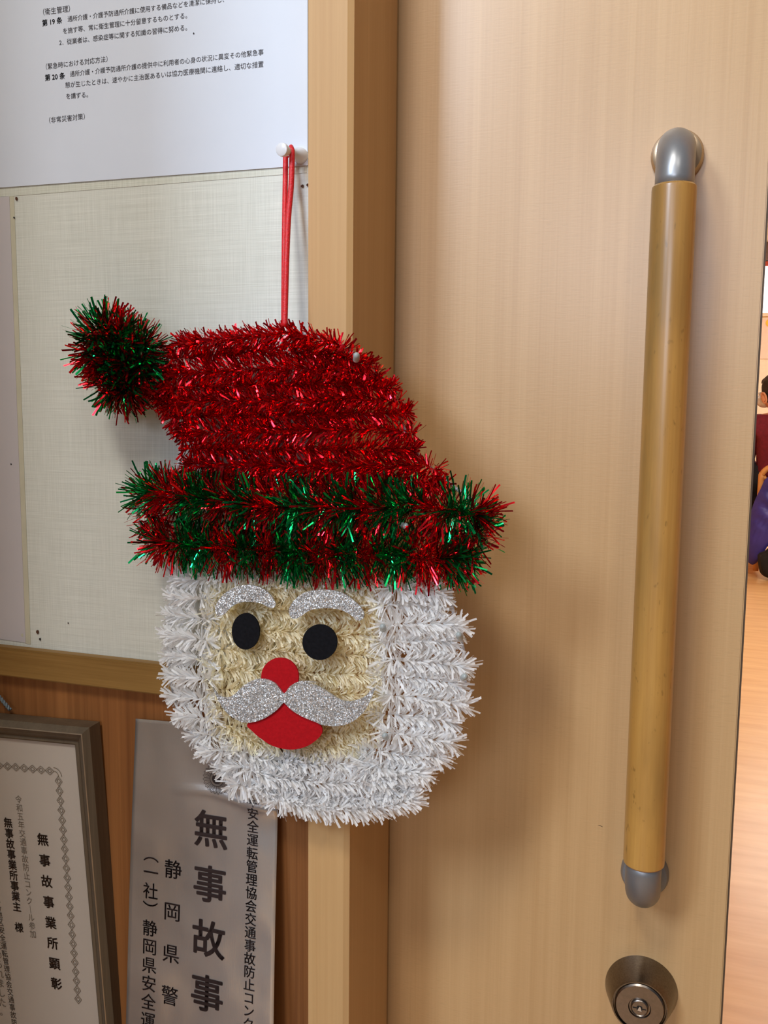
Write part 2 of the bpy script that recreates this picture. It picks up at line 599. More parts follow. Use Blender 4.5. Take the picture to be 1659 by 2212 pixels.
# room beyond
RY = 8.6
struct(bm_obj('floor', box_bm((XL - 1, -3.4, -0.08), (XRR + 2, RY, 0.0)), M['floor']), 'glossy orange brown wooden floor')
struct(bm_obj('ceiling', box_bm((XL - 1, 0.2, ZC), (XRR + 2, RY, ZC + 0.1)), M['ceiling']))
struct(bm_obj('wall_far', box_bm((XL - 1, RY, 0), (XRR + 2, RY + 0.1, ZC)), M['plaster']), 'pale cream far wall of the next room')
struct(bm_obj('wall_left', box_bm((XL - 1.1, 0.2, 0), (XL - 1, RY, ZC)), M['plaster']))
struct(bm_obj('wall_side', box_bm((XRR + 2, 0.2, 0), (XRR + 2.1, RY, ZC)), M['plaster']))

# ---- sliding door
XD0 = xdoor1 - 0.86
ZD0, ZD1 = 0.008, 2.02
door = struct(bm_obj('door_1', box_bm((XD0, DOOR_Y, ZD0), (xdoor1 - 0.0012, DOOR_Y + 0.034, ZD1), 0.0008), M['door']), 'pale maple sliding door with a long wooden pull bar')
bm_obj('edge_strip', box_bm((xdoor1 - 0.0011, DOOR_Y + 0.0004, ZD0), (xdoor1, DOOR_Y + 0.0336, ZD1)), M['dark_edge'], door)

# pull handle
HY = DOOR_Y - 0.043
pt = P(1456, 400, HY)
pb = P(1391, 1866, HY)
hx_ = (pt.x + pb.x) / 2
print('handle x', pt.x, pb.x, 'z', pt.z, pb.z)
zt, zb = pt.z, pb.z
rb = 0.0131
hprof = []
L = zt - zb
hprof = [(0, rb * 0.90), (0.0012, rb * 0.985), (0.003, rb), (L - 0.003, rb), (L - 0.0012, rb * 0.985), (L, rb * 0.90)]
grip = lathe('pull_handle', (hx_, HY, zb), (0, 0, 1), hprof, M['bar'], door, 48)
tag(grip, 'worn round wooden pull bar with grey metal elbows')


def elbow(zend, sgn):
    """metal elbow from the door out to the end of the bar; sgn +1 on top, -1 below"""
    rr = 0.0225
    pts, rad = [], []
    pts.append(Vector((hx_, DOOR_Y, zend + sgn * (rr + 0.004))))
    pts.append(Vector((hx_, HY + rr * 0.95, zend + sgn * (rr + 0.004))))
    for k in range(1, 13):
        a = math.pi / 2 * k / 12
        pts.append(Vector((hx_, HY + rr * 0.95 - rr * 0.95 * math.sin(a), zend + sgn * (rr * math.cos(a) + 0.004))))
    pts.append(Vector((hx_, HY, zend - sgn * 0.002)))
    return tube('elbow', pts, 0.0114, M['nickel'] if sgn > 0 else M['nickel_dark'], grip, 32)


elbow(zt, 1)
elbow(zb, -1)
for z_, m_ in ((zt + 0.0265, 'beige_ring'), (zb - 0.0262, 'nickel_dark')):
    lathe('flange', (hx_, DOOR_Y, z_), (0, -1, 0), [(0, 0.0162), (0.005, 0.0162), (0.0085, 0.0148), (0.0095, 0.0120)], M[m_], grip, 40)

# lock
lc = P(1385, 2136, DOOR_Y)
lock = lathe('door_lock', lc, (0, -1, 0), [(0, 0.0250), (0.0015, 0.0248), (0.0205, 0.0192), (0.0217, 0.0186), (0.0217, 0.0178), (0.0195, 0.0176)], M['steel'], door, 64)
tag(lock, 'round brushed steel keyed door lock')
fy = DOOR_Y - 0.0195
fc = Vector((lc.x, fy, lc.z))
lathe('lock_face', fc, (0, -1, 0), [(0, 0.0168), (0.0016, 0.0168), (0.0026, 0.0158), (0.0028, 0.0076), (0.0018, 0.0070)], M['steel_face'], lock, 56)
kc = Vector((lc.x, fy - 0.0019, lc.z))
plug = lathe('key_plug', kc, (0, -1, 0), [(0, 0.0060), (0.0014, 0.0060), (0.0018, 0.0055), (0.0013, 0.0050)], M['steel_face'], lock, 36)
bm = bmesh.new()
ky = kc.y - 0.0016
box_bm((kc.x - 0.0045, ky, kc.z - 0.0003), (kc.x - 0.0018, ky + 0.0006, kc.z + 0.0003), bm=bm)
box_bm((kc.x + 0.0018, ky, kc.z - 0.0005), (kc.x + 0.0045, ky + 0.0006, kc.z + 0.0001), bm=bm)
box_bm((kc.x - 0.0018, ky, kc.z - 0.0022), (kc.x + 0.0018, ky + 0.0006, kc.z + 0.0018), 0.0005, bm=bm)
slot = bm_obj('keyhole', bm, M['black'], lock)
slab('key_shutter', [(kc.x - 0.0015, ky - 0.0004, kc.z - 0.0014), (kc.x + 0.0016, ky - 0.0004, kc.z - 0.0018), (kc.x + 0.0006, ky - 0.0004, kc.z + 0.0014), (kc.x - 0.0001, ky - 0.0004, kc.z + 0.0016)], 0.0008, M['steel_shiny'], lock)


def speck(name, px, py, y, r, mat, parent, n=7):
    c = P(px, py, y)
    pts = [c + Vector((math.cos(2 * math.pi * k / n) * r * random.uniform(.7, 1.2), 0, math.sin(2 * math.pi * k / n) * r * random.uniform(.8, 1.3))) for k in range(n)]
    return slab(name, pts, 0.0002, mat, parent)


bs = P(1396, 1142, HY - rb)
d0 = P(1291, 1783, DOOR_Y)
slab('scratch', [d0 + Vector(q) for q in ((0, -.0001, 0), (.0012, -.0001, .0005), (.0034, -.0001, -.0003), (.0034, -.0001, -.0007), (.0012, -.0001, .0001))], 0.0002, M['dark_edge'], door)

# pin holes in the wall
for px, py, r, m_ in ((35, 429, .0013, 'hole'), (653, 402, .0010, 'hole'), (664, 399, .0009, 'hole'), (655, 336, .0012, 'hole_dark'),
                      (81, 1365, .0014, 'hole'), (86, 1381, .0010, 'hole_dark'), (48, 1372, .0012, 'tape'), (30, 470, .0007, 'hole_dark'),
                      (24, 1003, .0007, 'hole_dark'), (147, 1346, .0006, 'hole_dark'), (418, 72, .0005, 'hole_dark')):
    yy = -0.0016 if py < 350 else -0.0008
    speck('pin_hole', px, py, yy, r, M[m_], wall)

# ------------------------------------------------------------------ papers on the wall
# faded rectangle in the wallpaper and the tape line along its left side
slab('wallpaper_patch', [P(20, 424, -0.0003), P(662, 373, -0.0003), P(662, 352, -0.0003), P(0, 400, -0.0003), P(0, 424, -0.0003)], 0.0003, M['wallpaper2'], wall)
slab('wallpaper_patch', [P(20, 424, -0.0004), P(30, 424, -0.0004), P(66, 1392, -0.0004), P(54, 1390, -0.0004)], 0.0003, M['tape'], wall)
sh = slab('blank_sheet', [P(20, 424, -0.0007), P(55, 1388, -0.0007), P(-260, 1345, -0.0007), P(-300, 450, -0.0007)], 0.0006, M['sheet'])
tag(sh, 'blank pale lilac grey sheet pinned at the left end of the wall', 'paper')

PY = -0.0012
doc = empty('printed_notice', P(333, 380, 0))
tag(doc, 'white notice sheet with small black printed lines above the red cord', 'paper')
dp = [P(-120, 414, PY), P(664.5, 357, PY), P(664.5, -160, PY), P(-150, -80, PY)]
slab('paper', dp, 0.0006, M['paper'], doc)


def text_mesh(name, s, mat, parent, a, b, nrm, vertical=False, bold=0.0, aspect=1.0, gap=1.0, lift=None):
    """flat printed text; a, b: world points between which the line (or column) runs"""
    cu = bpy.data.curves.new('t', 'FONT')
    cu.body = '\n'.join(s) if vertical else s
    cu.size = 10.0
    cu.resolution_u = 3
    if vertical:
        cu.align_x = 'CENTER'
        cu.space_line = gap
    ob = bpy.data.objects.new('t', cu)
    COL.objects.link(ob)
    bpy.context.view_layer.update()
    dg = bpy.context.evaluated_depsgraph_get()
    me = bpy.data.meshes.new_from_object(ob.evaluated_get(dg))
    bpy.data.objects.remove(ob)
    n = len(me.vertices)
    co = np.empty(n * 3)
    me.vertices.foreach_get('co', co)
    co = co.reshape(n, 3) / 10.0
    if bold:                                 # heavier print: the same glyphs struck again around each stroke
        bm = bmesh.new()
        k_ = 8
        for q in range(k_):
            bm.from_mesh(me)
        for i_, v_ in enumerate(bm.verts):
            q = i_ // n
            v_.co.x = v_.co.x / 10.0 + math.cos(2 * math.pi * q / k_) * bold
            v_.co.y = v_.co.y / 10.0 + math.sin(2 * math.pi * q / k_) * bold
            v_.co.z = q * 0.002
        bm.to_mesh(me)
        bm.free()
        n = len(me.vertices)
        co = np.empty(n * 3)
        me.vertices.foreach_get('co', co)
        co = co.reshape(n, 3)
    x0, x1, y0, y1 = co[:, 0].min(), co[:, 0].max(), co[:, 1].min(), co[:, 1].max()
    a, b = Vector(a), Vector(b)
    d = b - a
    Lw = d.length
    d.normalize()
    nrm = Vector(nrm).normalized()          # towards the viewer
    if vertical:
        ey = -d
        ex = ey.cross(nrm)
        sc = Lw / (y1 - y0)
        xm = (x0 + x1) / 2
        new = [a + ey * ((c[1] - y1) * sc) + ex * ((c[0] - xm) * sc * aspect) for c in co]
    else:
        ex = d
        ey = nrm.cross(ex)
        sc = Lw / (x1 - x0)
        ym = (y0 + y1) / 2
        new = [a + ex * ((c[0] - x0) * sc) + ey * ((c[1] - ym) * sc * aspect) for c in co]
    if lift:
        new = [lift(v) for v in new]
    me.vertices.foreach_set('co', np.array([tuple(v) for v in new]).ravel())
    me.name = name
    me.materials.clear()
    me.materials.append(mat)
    me.update()
    o = bpy.data.objects.new(name, me)
    COL.objects.link(o)
    o.parent = parent
    o.matrix_parent_inverse = parent.matrix_world.inverted()
    return o


TY = PY - 0.0002
for s_, x0, y0, x1, y1, bo in (
        ('（衛生管理）', 93, 26, 151, 18, 0),
        ('第 19 条', 91, 50, 134, 43, .014), ('通所介護・介護予防通所介護に使用する備品などを清潔に保持し、', 146, 41, 484, -2, 0),
        ('を施す等、常に衛生管理に十分留意するものとする。', 136, 67, 404, 33, 0),
        ('2．従業者は、感染症等に関する知識の習得に努める。', 128, 92, 404, 59, 0),
        ('（緊急時における対応方法）', 99, 144, 232, 127, 0),
        ('第 20 条', 97, 168, 140, 163, .014), ('通所介護・介護予防通所介護の提供中に利用者の心身の状況に異変その他緊急事', 151, 160, 569, 112, 0),
        ('態が生じたときは、速やかに主治医あるいは協力医療機関に連絡し、適切な措置', 141, 184, 569, 138, 0),
        ('を講ずる。', 143, 208, 190, 204, 0), ('（非常災害対策）', 106, 260, 183, 251, 0)):
    text_mesh('printed_line', s_, M['ink'], doc, P(x0, y0, TY), P(x1, y1, TY), (0, -1, 0), bold=bo)

# push pin
pa, pc = P(652, 337, 0.0), P(607, 322.5, -0.0245)
ax = (pc - pa)
la = ax.length
pin = lathe('push_pin', pa, ax, [(-0.001, 0.0046), (0.002, 0.0050), (0.0045, 0.0046), (0.0095, 0.0026), (0.0165, 0.0024), (0.0195, 0.0034), (la - 0.0022, 0.0041), (la - 0.0004, 0.0039), (la, 0.0032)], M['pin_white'], None, 32)
tag(pin, 'white plastic push pin at the lower right corner of the notice', 'push pin')

# ------------------------------------------------------------------ silver foil poster
ca = -math.radians(4)
pn = Vector((0, -math.cos(ca), math.sin(-ca)))        # plane that comes forward towards its foot
po = P(450, 1553, -0.003)
pn = Vector((0, -math.cos(math.radians(4)), math.sin(math.radians(4)))).normalized()
tl, tr_ = PP(294, 1552, po, pn), PP(603.5, 1578, po, pn)
bl, br = PP(271, 2240, po, pn), PP(591.5, 2240, po, pn)
bl = tl + (bl - tl) * 1.6
br = tr_ + (br - tr_) * 1.6
poster = empty('foil_poster', (tl + tr_) / 2)
tag(poster, 'silver foil poster with black vertical lettering beneath the decoration', 'poster')
NX, NZ = 40, 150


def foil_w(u, v):
    w_ = 0.0012 * math.sin(u * 5 + v * 7) * min(1, v * 6) * 0.6
    k_ = (v - 0.118 - 0.012 * u - 0.006 * math.sin(u * 9)) / 0.007        # crease across the sheet
    return w_ + 0.0018 * math.exp(-k_ * k_) * min(1, max(0, (u - .25) * 5))


def on_foil(p, lift_by=0.0009):
    p = p - pn * (p - po).dot(pn)
    return p + pn * (foil_w((p.x - tl.x) / (tr_.x - tl.x), (tl.z - p.z) / (tl.z - bl.z)) + lift_by)


vs, fs = [], []
for j in range(NZ + 1):
    for i in range(NX + 1):
        u, v = i / NX, j / NZ
        p = (tl * (1 - u) + tr_ * u) * (1 - v) + (bl * (1 - u) + br * u) * v
        vs.append(on_foil(p, 0.0006))
for j in range(NZ):
    for i in range(NX):
        a_ = j * (NX + 1) + i
        fs.append((a_, a_ + NX + 1, a_ + NX + 2, a_ + 1))
fo = mesh_obj('foil_sheet', vs, fs, M['foil'], poster, True)
so = fo.modifiers.new('thick', 'SOLIDIFY')
so.thickness = 0.0004
TP = po + pn * 0.0009


def col_on(s_, x0, y0, x1, y1, mat, bold, aspect, par=poster, o_=TP, n_=pn, name='printed_column', gap=1.0, lift=on_foil):
    return text_mesh(name, s_, mat, par, PP(x0, y0, o_, n_), PP(x1, y1, o_, n_), n_, True, bold, aspect, gap, lift)


col_on('無事故事', 456, 1752, 446, 2186, M['ink_bold'], 0.018, 0.98, gap=1.42)
col_on('五年安全運転管理協会交通事故防止コンクール', 547, 1690, 536, 2278, M['ink_bold'], 0.008, 0.98)
col_on('静岡県警察', 374, 1858, 362, 2262, M['ink_bold'], 0.004, 0.98, gap=2.12)
col_on('︵一社︶静岡県安全運転管理協会', 327, 1851, 313, 2420, M['ink_bold'], 0.004, 0.98, gap=1.08)
# emblem: ring of pointed, ribbed petals around a solid centre
ec = PP(468, 1683, po + pn * .0028, pn)
exx = (PP(500, 1690, TP, pn) - PP(440, 1681, TP, pn)).normalized()
eyy = pn.cross(exx)
bm = bmesh.new()


def stroke(bm, a, b, w):
    a, b = Vector(a), Vector(b)
    d = (b - a).normalized()
    s_ = pn.cross(d) * w
    vv = [bm.verts.new(q) for q in (a - s_, b - s_, b + s_, a + s_)]
    bm.faces.new(vv)


def em(r, a):
    return ec + exx * (r * math.cos(a)) + eyy * (r * math.sin(a))


for k in range(24):
    a0, a1, am = 2 * math.pi * k / 24, 2 * math.pi * (k + 1) / 24, 2 * math.pi * (k + .5) / 24
    stroke(bm, em(.0052, a0), em(.0094, a0), .00016)
    stroke(bm, em(.0052, am), em(.0098, am), .00010)
    stroke(bm, em(.0094, a0), em(.0108, am), .00016)
    stroke(bm, em(.0108, am), em(.0094, a1), .00016)
    stroke(bm, em(.0052, a0), em(.0052, a1), .00022)
bmesh.ops.create_circle(bm, cap_ends=True, segments=24, radius=.0036, matrix=Matrix.Translation(ec) @ pn.to_track_quat('Z', 'Y').to_matrix().to_4x4())
bm_obj('printed_emblem', bm, M['ink_bold'], poster)

# ------------------------------------------------------------------ framed certificate
fa = math.radians(1.5)
fn = Vector((0, -math.cos(fa), -math.sin(fa)))        # leans out at the top
fo_ = P(164, 1608, -0.012)
q0 = PP(164, 1608, fo_, fn)                            # top right corner of the paper
qd = (PP(216, 2212, fo_, fn) - q0).normalized()        # down the right edge
ql = fn.cross(qd).normalized()
if ql.x > 0:
    ql = -ql                                           # to the left along the top
cert = empty('picture_frame', q0)
tag(cert, 'dark bronze picture frame holding a printed certificate', 'picture frame')
CW, CH = 0.36, 0.26


def fp(l, d, n=0.0):
    return q0 + ql * l + qd * d + fn * n


slab('certificate', [fp(-.003, -.003, -.0012), fp(-.003, CH, -.0012), fp(CW, CH, -.0012), fp(CW, -.003, -.0012)], 0.0008, M['cert'], cert, -fn)
FWD = 0.0150     # width of the moulding
prof = [(0.0, -.002), (0.0, .0012), (.0012, .0018), (.0028, .0010), (.0045, .0022), (.0075, .0052), (.0100, .0066), (FWD - 0.0045, .0070), (FWD - 0.0042, .0074), (FWD - 0.0036, .0070), (FWD, .0030), (FWD, -.0095), (.004, -.0095)]


def bar_of(name, corner_a, corner_b):
    """one mitred side; corners give (l, d) of the paper corner and the outward diagonal"""
    vs, fs, fm = [], [], []
    for (l, d, sl, sd) in (corner_a, corner_b):
        for w_, h_ in prof:
            vs.append(fp(l + sl * w_, d + sd * w_, h_))
    n = len(prof)
    for i in range(n):
        j = (i + 1) % n
        fs.append((i, j, n + j, n + i))
        fm.append(1 if 7 <= i <= 8 else 0)
    fs.append(tuple(range(n))[::-1])
    fs.append(tuple(range(n, 2 * n)))
    fm += [0, 0]
    o = mesh_obj(name, vs, fs, [M['frame'], M['frame_line']], cert, False, fm)
    bm = bmesh.new()
    bm.from_mesh(o.data)
    bmesh.ops.recalc_face_normals(bm, faces=bm.faces[:])
    bm.to_mesh(o.data)
    bm.free()
    return o


c_tr, c_tl, c_br, c_bl = (0, 0, -1, -1), (CW, 0, 1, -1), (0, CH, -1, 1), (CW, CH, 1, 1)
bar_of('frame_bar', c_tl, c_tr)
bar_of('frame_bar', c_tr, c_br)
bar_of('frame_bar', c_br, c_bl)
bar_of('frame_bar', c_bl, c_tl)
slab('glass_pane', [fp(-.001, -.001, .0008), fp(-.001, CH, .0008), fp(CW, CH, .0008), fp(CW, -.001, .0008)], 0.0006, M['glass'], cert, -fn)
CO = q0 + fn * (-.0009)
for s_, x0, y0, x1, y1, m_, bo, asp in (
        ('無事故事業所顕彰', 91, 1800, 123, 2138, 'ink_bold', .022, 1.0),
        ('令和五年交通事故防止コンク｜ル参加', 39, 1718, 72, 2026, 'ink_grey', .0, .9),
        ('無事故事業所事業主　様', 16, 1766, 42, 2014, 'ink_bold', .020, .95),
        ('人地区各地区安全運転管理協会交通事故防止', -12, 1900, 34, 2232, 'ink_grey', .004, .9),
        ('努め多大の成果を収められました。', -22, 1860, 8, 2195, 'ink_grey', .0, .9)):
    col_on(s_, x0, y0, x1, y1, M[m_], bo, asp, cert, CO, fn, gap=1.62 if m_ == 'ink_bold' and x0 > 80 else 1.0, lift=None)
# braided border printed round the certificate: two interlaced zigzags with doubled lines
bm = bmesh.new()
b0 = PP(125, 1667, CO, fn)
bl_ = -(b0 - q0).dot(ql)
bl0, bd0 = (b0 - q0).dot(ql), (b0 - q0).dot(qd)


def bstroke(bm, l0, d0, l1, d1, w=0.00022):
    a, b = fp(l0, d0, -.0007), fp(l1, d1, -.0007)
    d = (b - a).normalized()
    s_ = fn.cross(d) * w
    bm.faces.new([bm.verts.new(q) for q in (a - s_, b - s_, b + s_, a + s_)])


STEP, AMP = 0.0076, 0.0031


def braid(horizontal, start, fixed, count):
    for k in range(count):
        s0 = start + k * STEP
        for amp in (AMP, AMP * 0.52):
            tt = [(0, 0), (.5, amp), (1, 0)]
            for sg in (1, -1):
                for (t0, a0), (t1, a1) in zip(tt[:-1], tt[1:]):
                    sh0 = (0.5 + (t0 - 0.5) * (amp / AMP)) if amp < AMP else t0
                    sh1 = (0.5 + (t1 - 0.5) * (amp / AMP)) if amp < AMP else t1
                    if horizontal:
                        bstroke(bm, s0 + sh0 * STEP, fixed + sg * a0, s0 + sh1 * STEP, fixed + sg * a1)
                    else:
                        bstroke(bm, fixed + sg * a0, s0 + sh0 * STEP, fixed + sg * a1, s0 + sh1 * STEP)


braid(True, bl0 + .0035, bd0, 38)
braid(False, bd0 + .0035, bl0, 24)
for i_, (a_, r_) in enumerate(((0, .0035), (0, .0018))):
    pr = None
    for k in range(7):
        t = math.pi / 2 * k / 6
        cur = (bl0 + .0035 - (.0035 + (.003 if i_ == 0 else 0.0002)) * math.cos(t), bd0 + .0035 - (.0035 + (.003 if i_ == 0 else .0002)) * math.sin(t))
        if pr:
            bstroke(bm, *pr, *cur)
        pr = cur
bm_obj('printed_border', bm, M['ink_grey'], cert)
# cord that the frame hangs from: two twisted strands rising to the left
c0, c1 = P(22, 1533, -0.006), P(-150, 1330, -0.004)
for ph in (0, math.pi):
    pts = []
    for k in range(90):
        t = k / 89
        u_ = c0.lerp(c1, t)
        pts.append(u_ + Vector((0.0008 * math.cos(ph + t * 120), 0.0008 * math.sin(ph + t * 120), 0.0004 * math.cos(ph + t * 120))))
    tube('hanging_cord', pts, 0.0008, M['cord_grey'], cert, 8)

# ------------------------------------------------------------------ tinsel decoration
deco = empty('tinsel_decoration', P(690, 1200, -0.026))
tag(deco, 'tinsel decoration of a white bearded face in a red and green hat', 'decoration')
Y0 = -0.027
BACK = -0.0115


def px2m(px, py, r, y=Y0):
    return (P(px + r, py, y) - P(px, py, y)).length


def garland(name, pts, radius, per_m, width, mats, pick, parent, lean=0.25, clump=0.0, jitter=0.25, back=BACK, ends=0.5, squash=0.9, bend=0.25, yfun=None, closed_clamp=True, wvar=0.25):
    pts = np.array([tuple(p) for p in pts])
    seg = np.linalg.norm(np.diff(pts, axis=0), axis=1)
    cum = np.concatenate([[0], np.cumsum(seg)])
    Ltot = cum[-1]
    n = int(per_m * Ltot)
    s = rng.random(n) * Ltot
    if clump:
        q = np.round(s / clump) * clump
        s = q + (s - q) * 0.45 + rng.normal(0, clump * 0.08, n)
        s = np.clip(s, 0, Ltot)
    cid = np.round(s / (clump or 0.004)).astype(int)
    c = np.stack([np.interp(s, cum, pts[:, k]) for k in range(3)], 1)
    e = 0.0015
    c2 = np.stack([np.interp(np.clip(s + e, 0, Ltot), cum, pts[:, k]) for k in range(3)], 1)
    c1 = np.stack([np.interp(np.clip(s - e, 0, Ltot), cum, pts[:, k]) for k in range(3)], 1)
    T = c2 - c1
    T /= np.linalg.norm(T, axis=1)[:, None] + 1e-12
    Yv = np.array([0, 1.0, 0])
    U = np.cross(T, Yv)
    U /= np.linalg.norm(U, axis=1)[:, None] + 1e-12
    V = np.cross(T, U)
    phi = rng.random(n) * 2 * np.pi
    if clump:                                      # strands bunch into tufts
        nb = 9
        b = np.round(phi / (2 * np.pi) * nb) / nb * 2 * np.pi + np.sin(cid * 12.9898) * 2.0
        phi = b + rng.normal(0, 0.33, n)
    D = np.cos(phi)[:, None] * U + np.sin(phi)[:, None] * V
    ln = lean + rng.normal(0, jitter, n)
    endf = np.clip(1 - np.minimum(s, Ltot - s) / (radius * 0.9), 0, 1)
    sgn = np.where(s < Ltot / 2, -1.0, 1.0)
    ln = ln * (1 - endf) + sgn * endf * rng.random(n) * 2.6 * ends
    D = D + T * ln[:, None] + rng.normal(0, 0.10, (n, 3))
    D /= np.linalg.norm(D, axis=1)[:, None]
    L_ = radius * (0.72 + 0.36 * rng.random(n))
    D[:, 1] *= squash
    mid = c + D * (L_ * 0.5)[:, None]
    bv = rng.normal(0, 1, (n, 3))
    bv -= (bv * D).sum(1)[:, None] * D
    tip = c + D * L_[:, None] + bv * (L_ * bend * 0.33)[:, None]
    lim = back - rng.random(n) * 0.002
    mid[:, 1] = np.minimum(mid[:, 1], lim)
    tip[:, 1] = np.minimum(tip[:, 1], lim)
    Wv = np.cross(D, rng.normal(0, 1, (n, 3)))
    Wv /= np.linalg.norm(Wv, axis=1)[:, None] + 1e-12
    wd = (width * 0.5 * (1 + wvar * rng.normal(0, 1, n)).clip(0.4, 1.8))[:, None]
    root = c + D * (L_ * 0.03)[:, None]
    v = np.stack([root - Wv * wd * .8, root + Wv * wd * .8, mid - Wv * wd, mid + Wv * wd, tip - Wv * wd, tip + Wv * wd], 1).reshape(-1, 3)
    base = np.arange(n) * 6
    f = np.stack([base, base + 1, base + 3, base + 2, base + 2, base + 3, base + 5, base + 4], 1).reshape(-1)
    me = bpy.data.meshes.new(name)
    me.vertices.add(len(v))
    me.vertices.foreach_set('co', v.ravel())
    me.loops.add(n * 8)
    me.loops.foreach_set('vertex_index', f)
    me.polygons.add(n * 2)
    me.polygons.foreach_set('loop_start', np.arange(n * 2) * 4)
    try:
        me.polygons.foreach_set('loop_total', np.full(n * 2, 4))
    except Exception:
        pass
    for m_ in mats:
        me.materials.append(m_)
    if pick is not None:
        idx = pick(s / Ltot, s, c, rng)
        me.polygons.foreach_set('material_index', np.repeat(idx, 2).astype(np.int32))
    me.update(calc_edges=True)
    me.validate()
    o = bpy.data.objects.new(name, me)
    COL.objects.link(o)
    o.parent = parent
    o.matrix_parent_inverse = parent.matrix_world.inverted()
    return o


def two_tone(seglen, phase=0.0, noise=0.12):
    def f(t, s, c, rg):
        w_ = np.sin(s / seglen * math.pi + phase + 0.7 * np.sin(s * 90))
        g = w_ > 0
        fl = rg.random(len(s)) < noise
        return np.where(fl, ~g, g).astype(int)
    return f


# ---- hat (red) rows, pixel paths
hat = empty('hat', P(620, 870, Y0))
hat.parent = deco
hat.matrix_parent_inverse = deco.matrix_world.inverted()
hat['label'] = 'red tinsel hat'
hat_rows = [
    [(385, 742), (470, 736), (560, 728), (620, 722), (690, 735), (752, 756)],
    [(372, 775), (470, 768), (600, 758), (700, 765), (800, 792)],
    [(365, 806), (500, 800), (640, 795), (740, 800), (822, 814)],
    [(362, 838), (500, 834), (640, 830), (760, 830), (852, 842)],
    [(358, 868), (500, 866), (640, 866), (760, 862), (868, 866)],
    [(378, 900), (500, 898), (640, 896), (780, 894), (882, 892)],
    [(392, 934), (520, 932), (680, 930), (800, 928), (898, 936)],
    [(398, 970), (520, 970), (680, 971), (800, 970), (896, 972)],
    [(402, 1004), (520, 1005), (680, 1007), (820, 1006), (900, 1004), (945, 1015)],
    [(410, 1034), (540, 1038), (700, 1040), (850, 1038), (960, 1048)],
]
for i, row in enumerate(hat_rows):
    pts = smooth_path([P(x, y, Y0 + 0.0012 * ((-1) ** i)) for x, y in row], 8)
    r_ = px2m(600, 900, 34 if i < 2 else 30)
    garland('garland_row', pts, r_, 7500, 0.00100, [M['t_red']], None, hat, lean=0.75 * (1 if i % 2 else -1), jitter=0.3, bend=0.3)
garland('garland_row', smooth_path([P(x, y, Y0) for x, y in ((352, 750), (345, 790), (350, 830), (352, 860), (375, 905), (398, 950))], 8), px2m(400, 850, 27), 9000, 0.00085, [M['t_red']], None, hat, lean=0.2, bend=0.35)

# ---- brim, green and red
brim = empty('hat_brim', P(680, 1140, Y0))
brim.parent = deco
brim.matrix_parent_inverse = deco.matrix_world.inverted()
brim['label'] = 'thick red and green tinsel brim'
for row, ph, yy in (([(316, 1062), (360, 1066), (450, 1080), (560, 1092), (700, 1098), (850, 1098), (960, 1100), (1035, 1112)], 0.3, Y0 - .006),
                    ([(335, 1172), (420, 1178), (540, 1188), (680, 1196), (820, 1200), (920, 1204), (1000, 1206)], 2.2, Y0 - .005),
                    ([(1035, 1120), (1030, 1160), (1005, 1195), (985, 1228)], 1.0, Y0 - .003),
                    ([(316, 1066), (330, 1110), (340, 1160)], 1.4, Y0 - .002)):
    big = len(row) > 5
    garland('garland_row', smooth_path([P(x, y, yy) for x, y in row], 8), px2m(600, 1100, 70 if big else 60), 14000 if big else 7000, 0.00095,
            [M['t_red'], M['t_green']], two_tone(0.017, ph), brim, lean=0.25 * (-1 if ph < 1 else 1), clump=0.0, jitter=0.35, ends=0.75, bend=0.22, squash=0.75)

# ---- pompom: garland coiled round a ball
pom = empty('pompom', P(243, 775, -0.034))
pom.parent = deco
pom.matrix_parent_inverse = deco.matrix_world.inverted()
pom['label'] = 'red and green tinsel pompom'
pr_ = px2m(243, 775, 66)
for cx_, cy_, rr_, yy, ph in ((232, 745, 58, -0.038, 0.2), (262, 815, 52, -0.036, 1.7), (288, 765, 44, -0.034, 2.6)):
    cc = P(cx_, cy_, yy)
    k1 = px2m(243, 775, rr_)
    pts = []
    for k in range(90):
        t = k / 89
        a = 2 * math.pi * 3.2 * t + ph
        lat = (t - 0.5) * 2.2
        pts.append(cc + Vector((math.cos(a) * math.cos(lat) * k1 * .62, math.sin(lat) * k1 * .3, math.sin(a) * math.cos(lat) * k1 * .62)))
    garland('garland_coil', pts, px2m(243, 775, 58), 6500, 0.00110, [M['t_red'], M['t_green']], two_tone(0.019, ph, 0.15), pom, lean=0.1, jitter=0.3, ends=0.3, bend=0.25, back=-0.004, squash=0.8)
garland('garland_coil', [P(300, 800, Y0), P(325, 830, Y0), P(345, 860, Y0)], px2m(300, 820, 42), 9000, .0009, [M['t_red']], None, pom, bend=0.3)

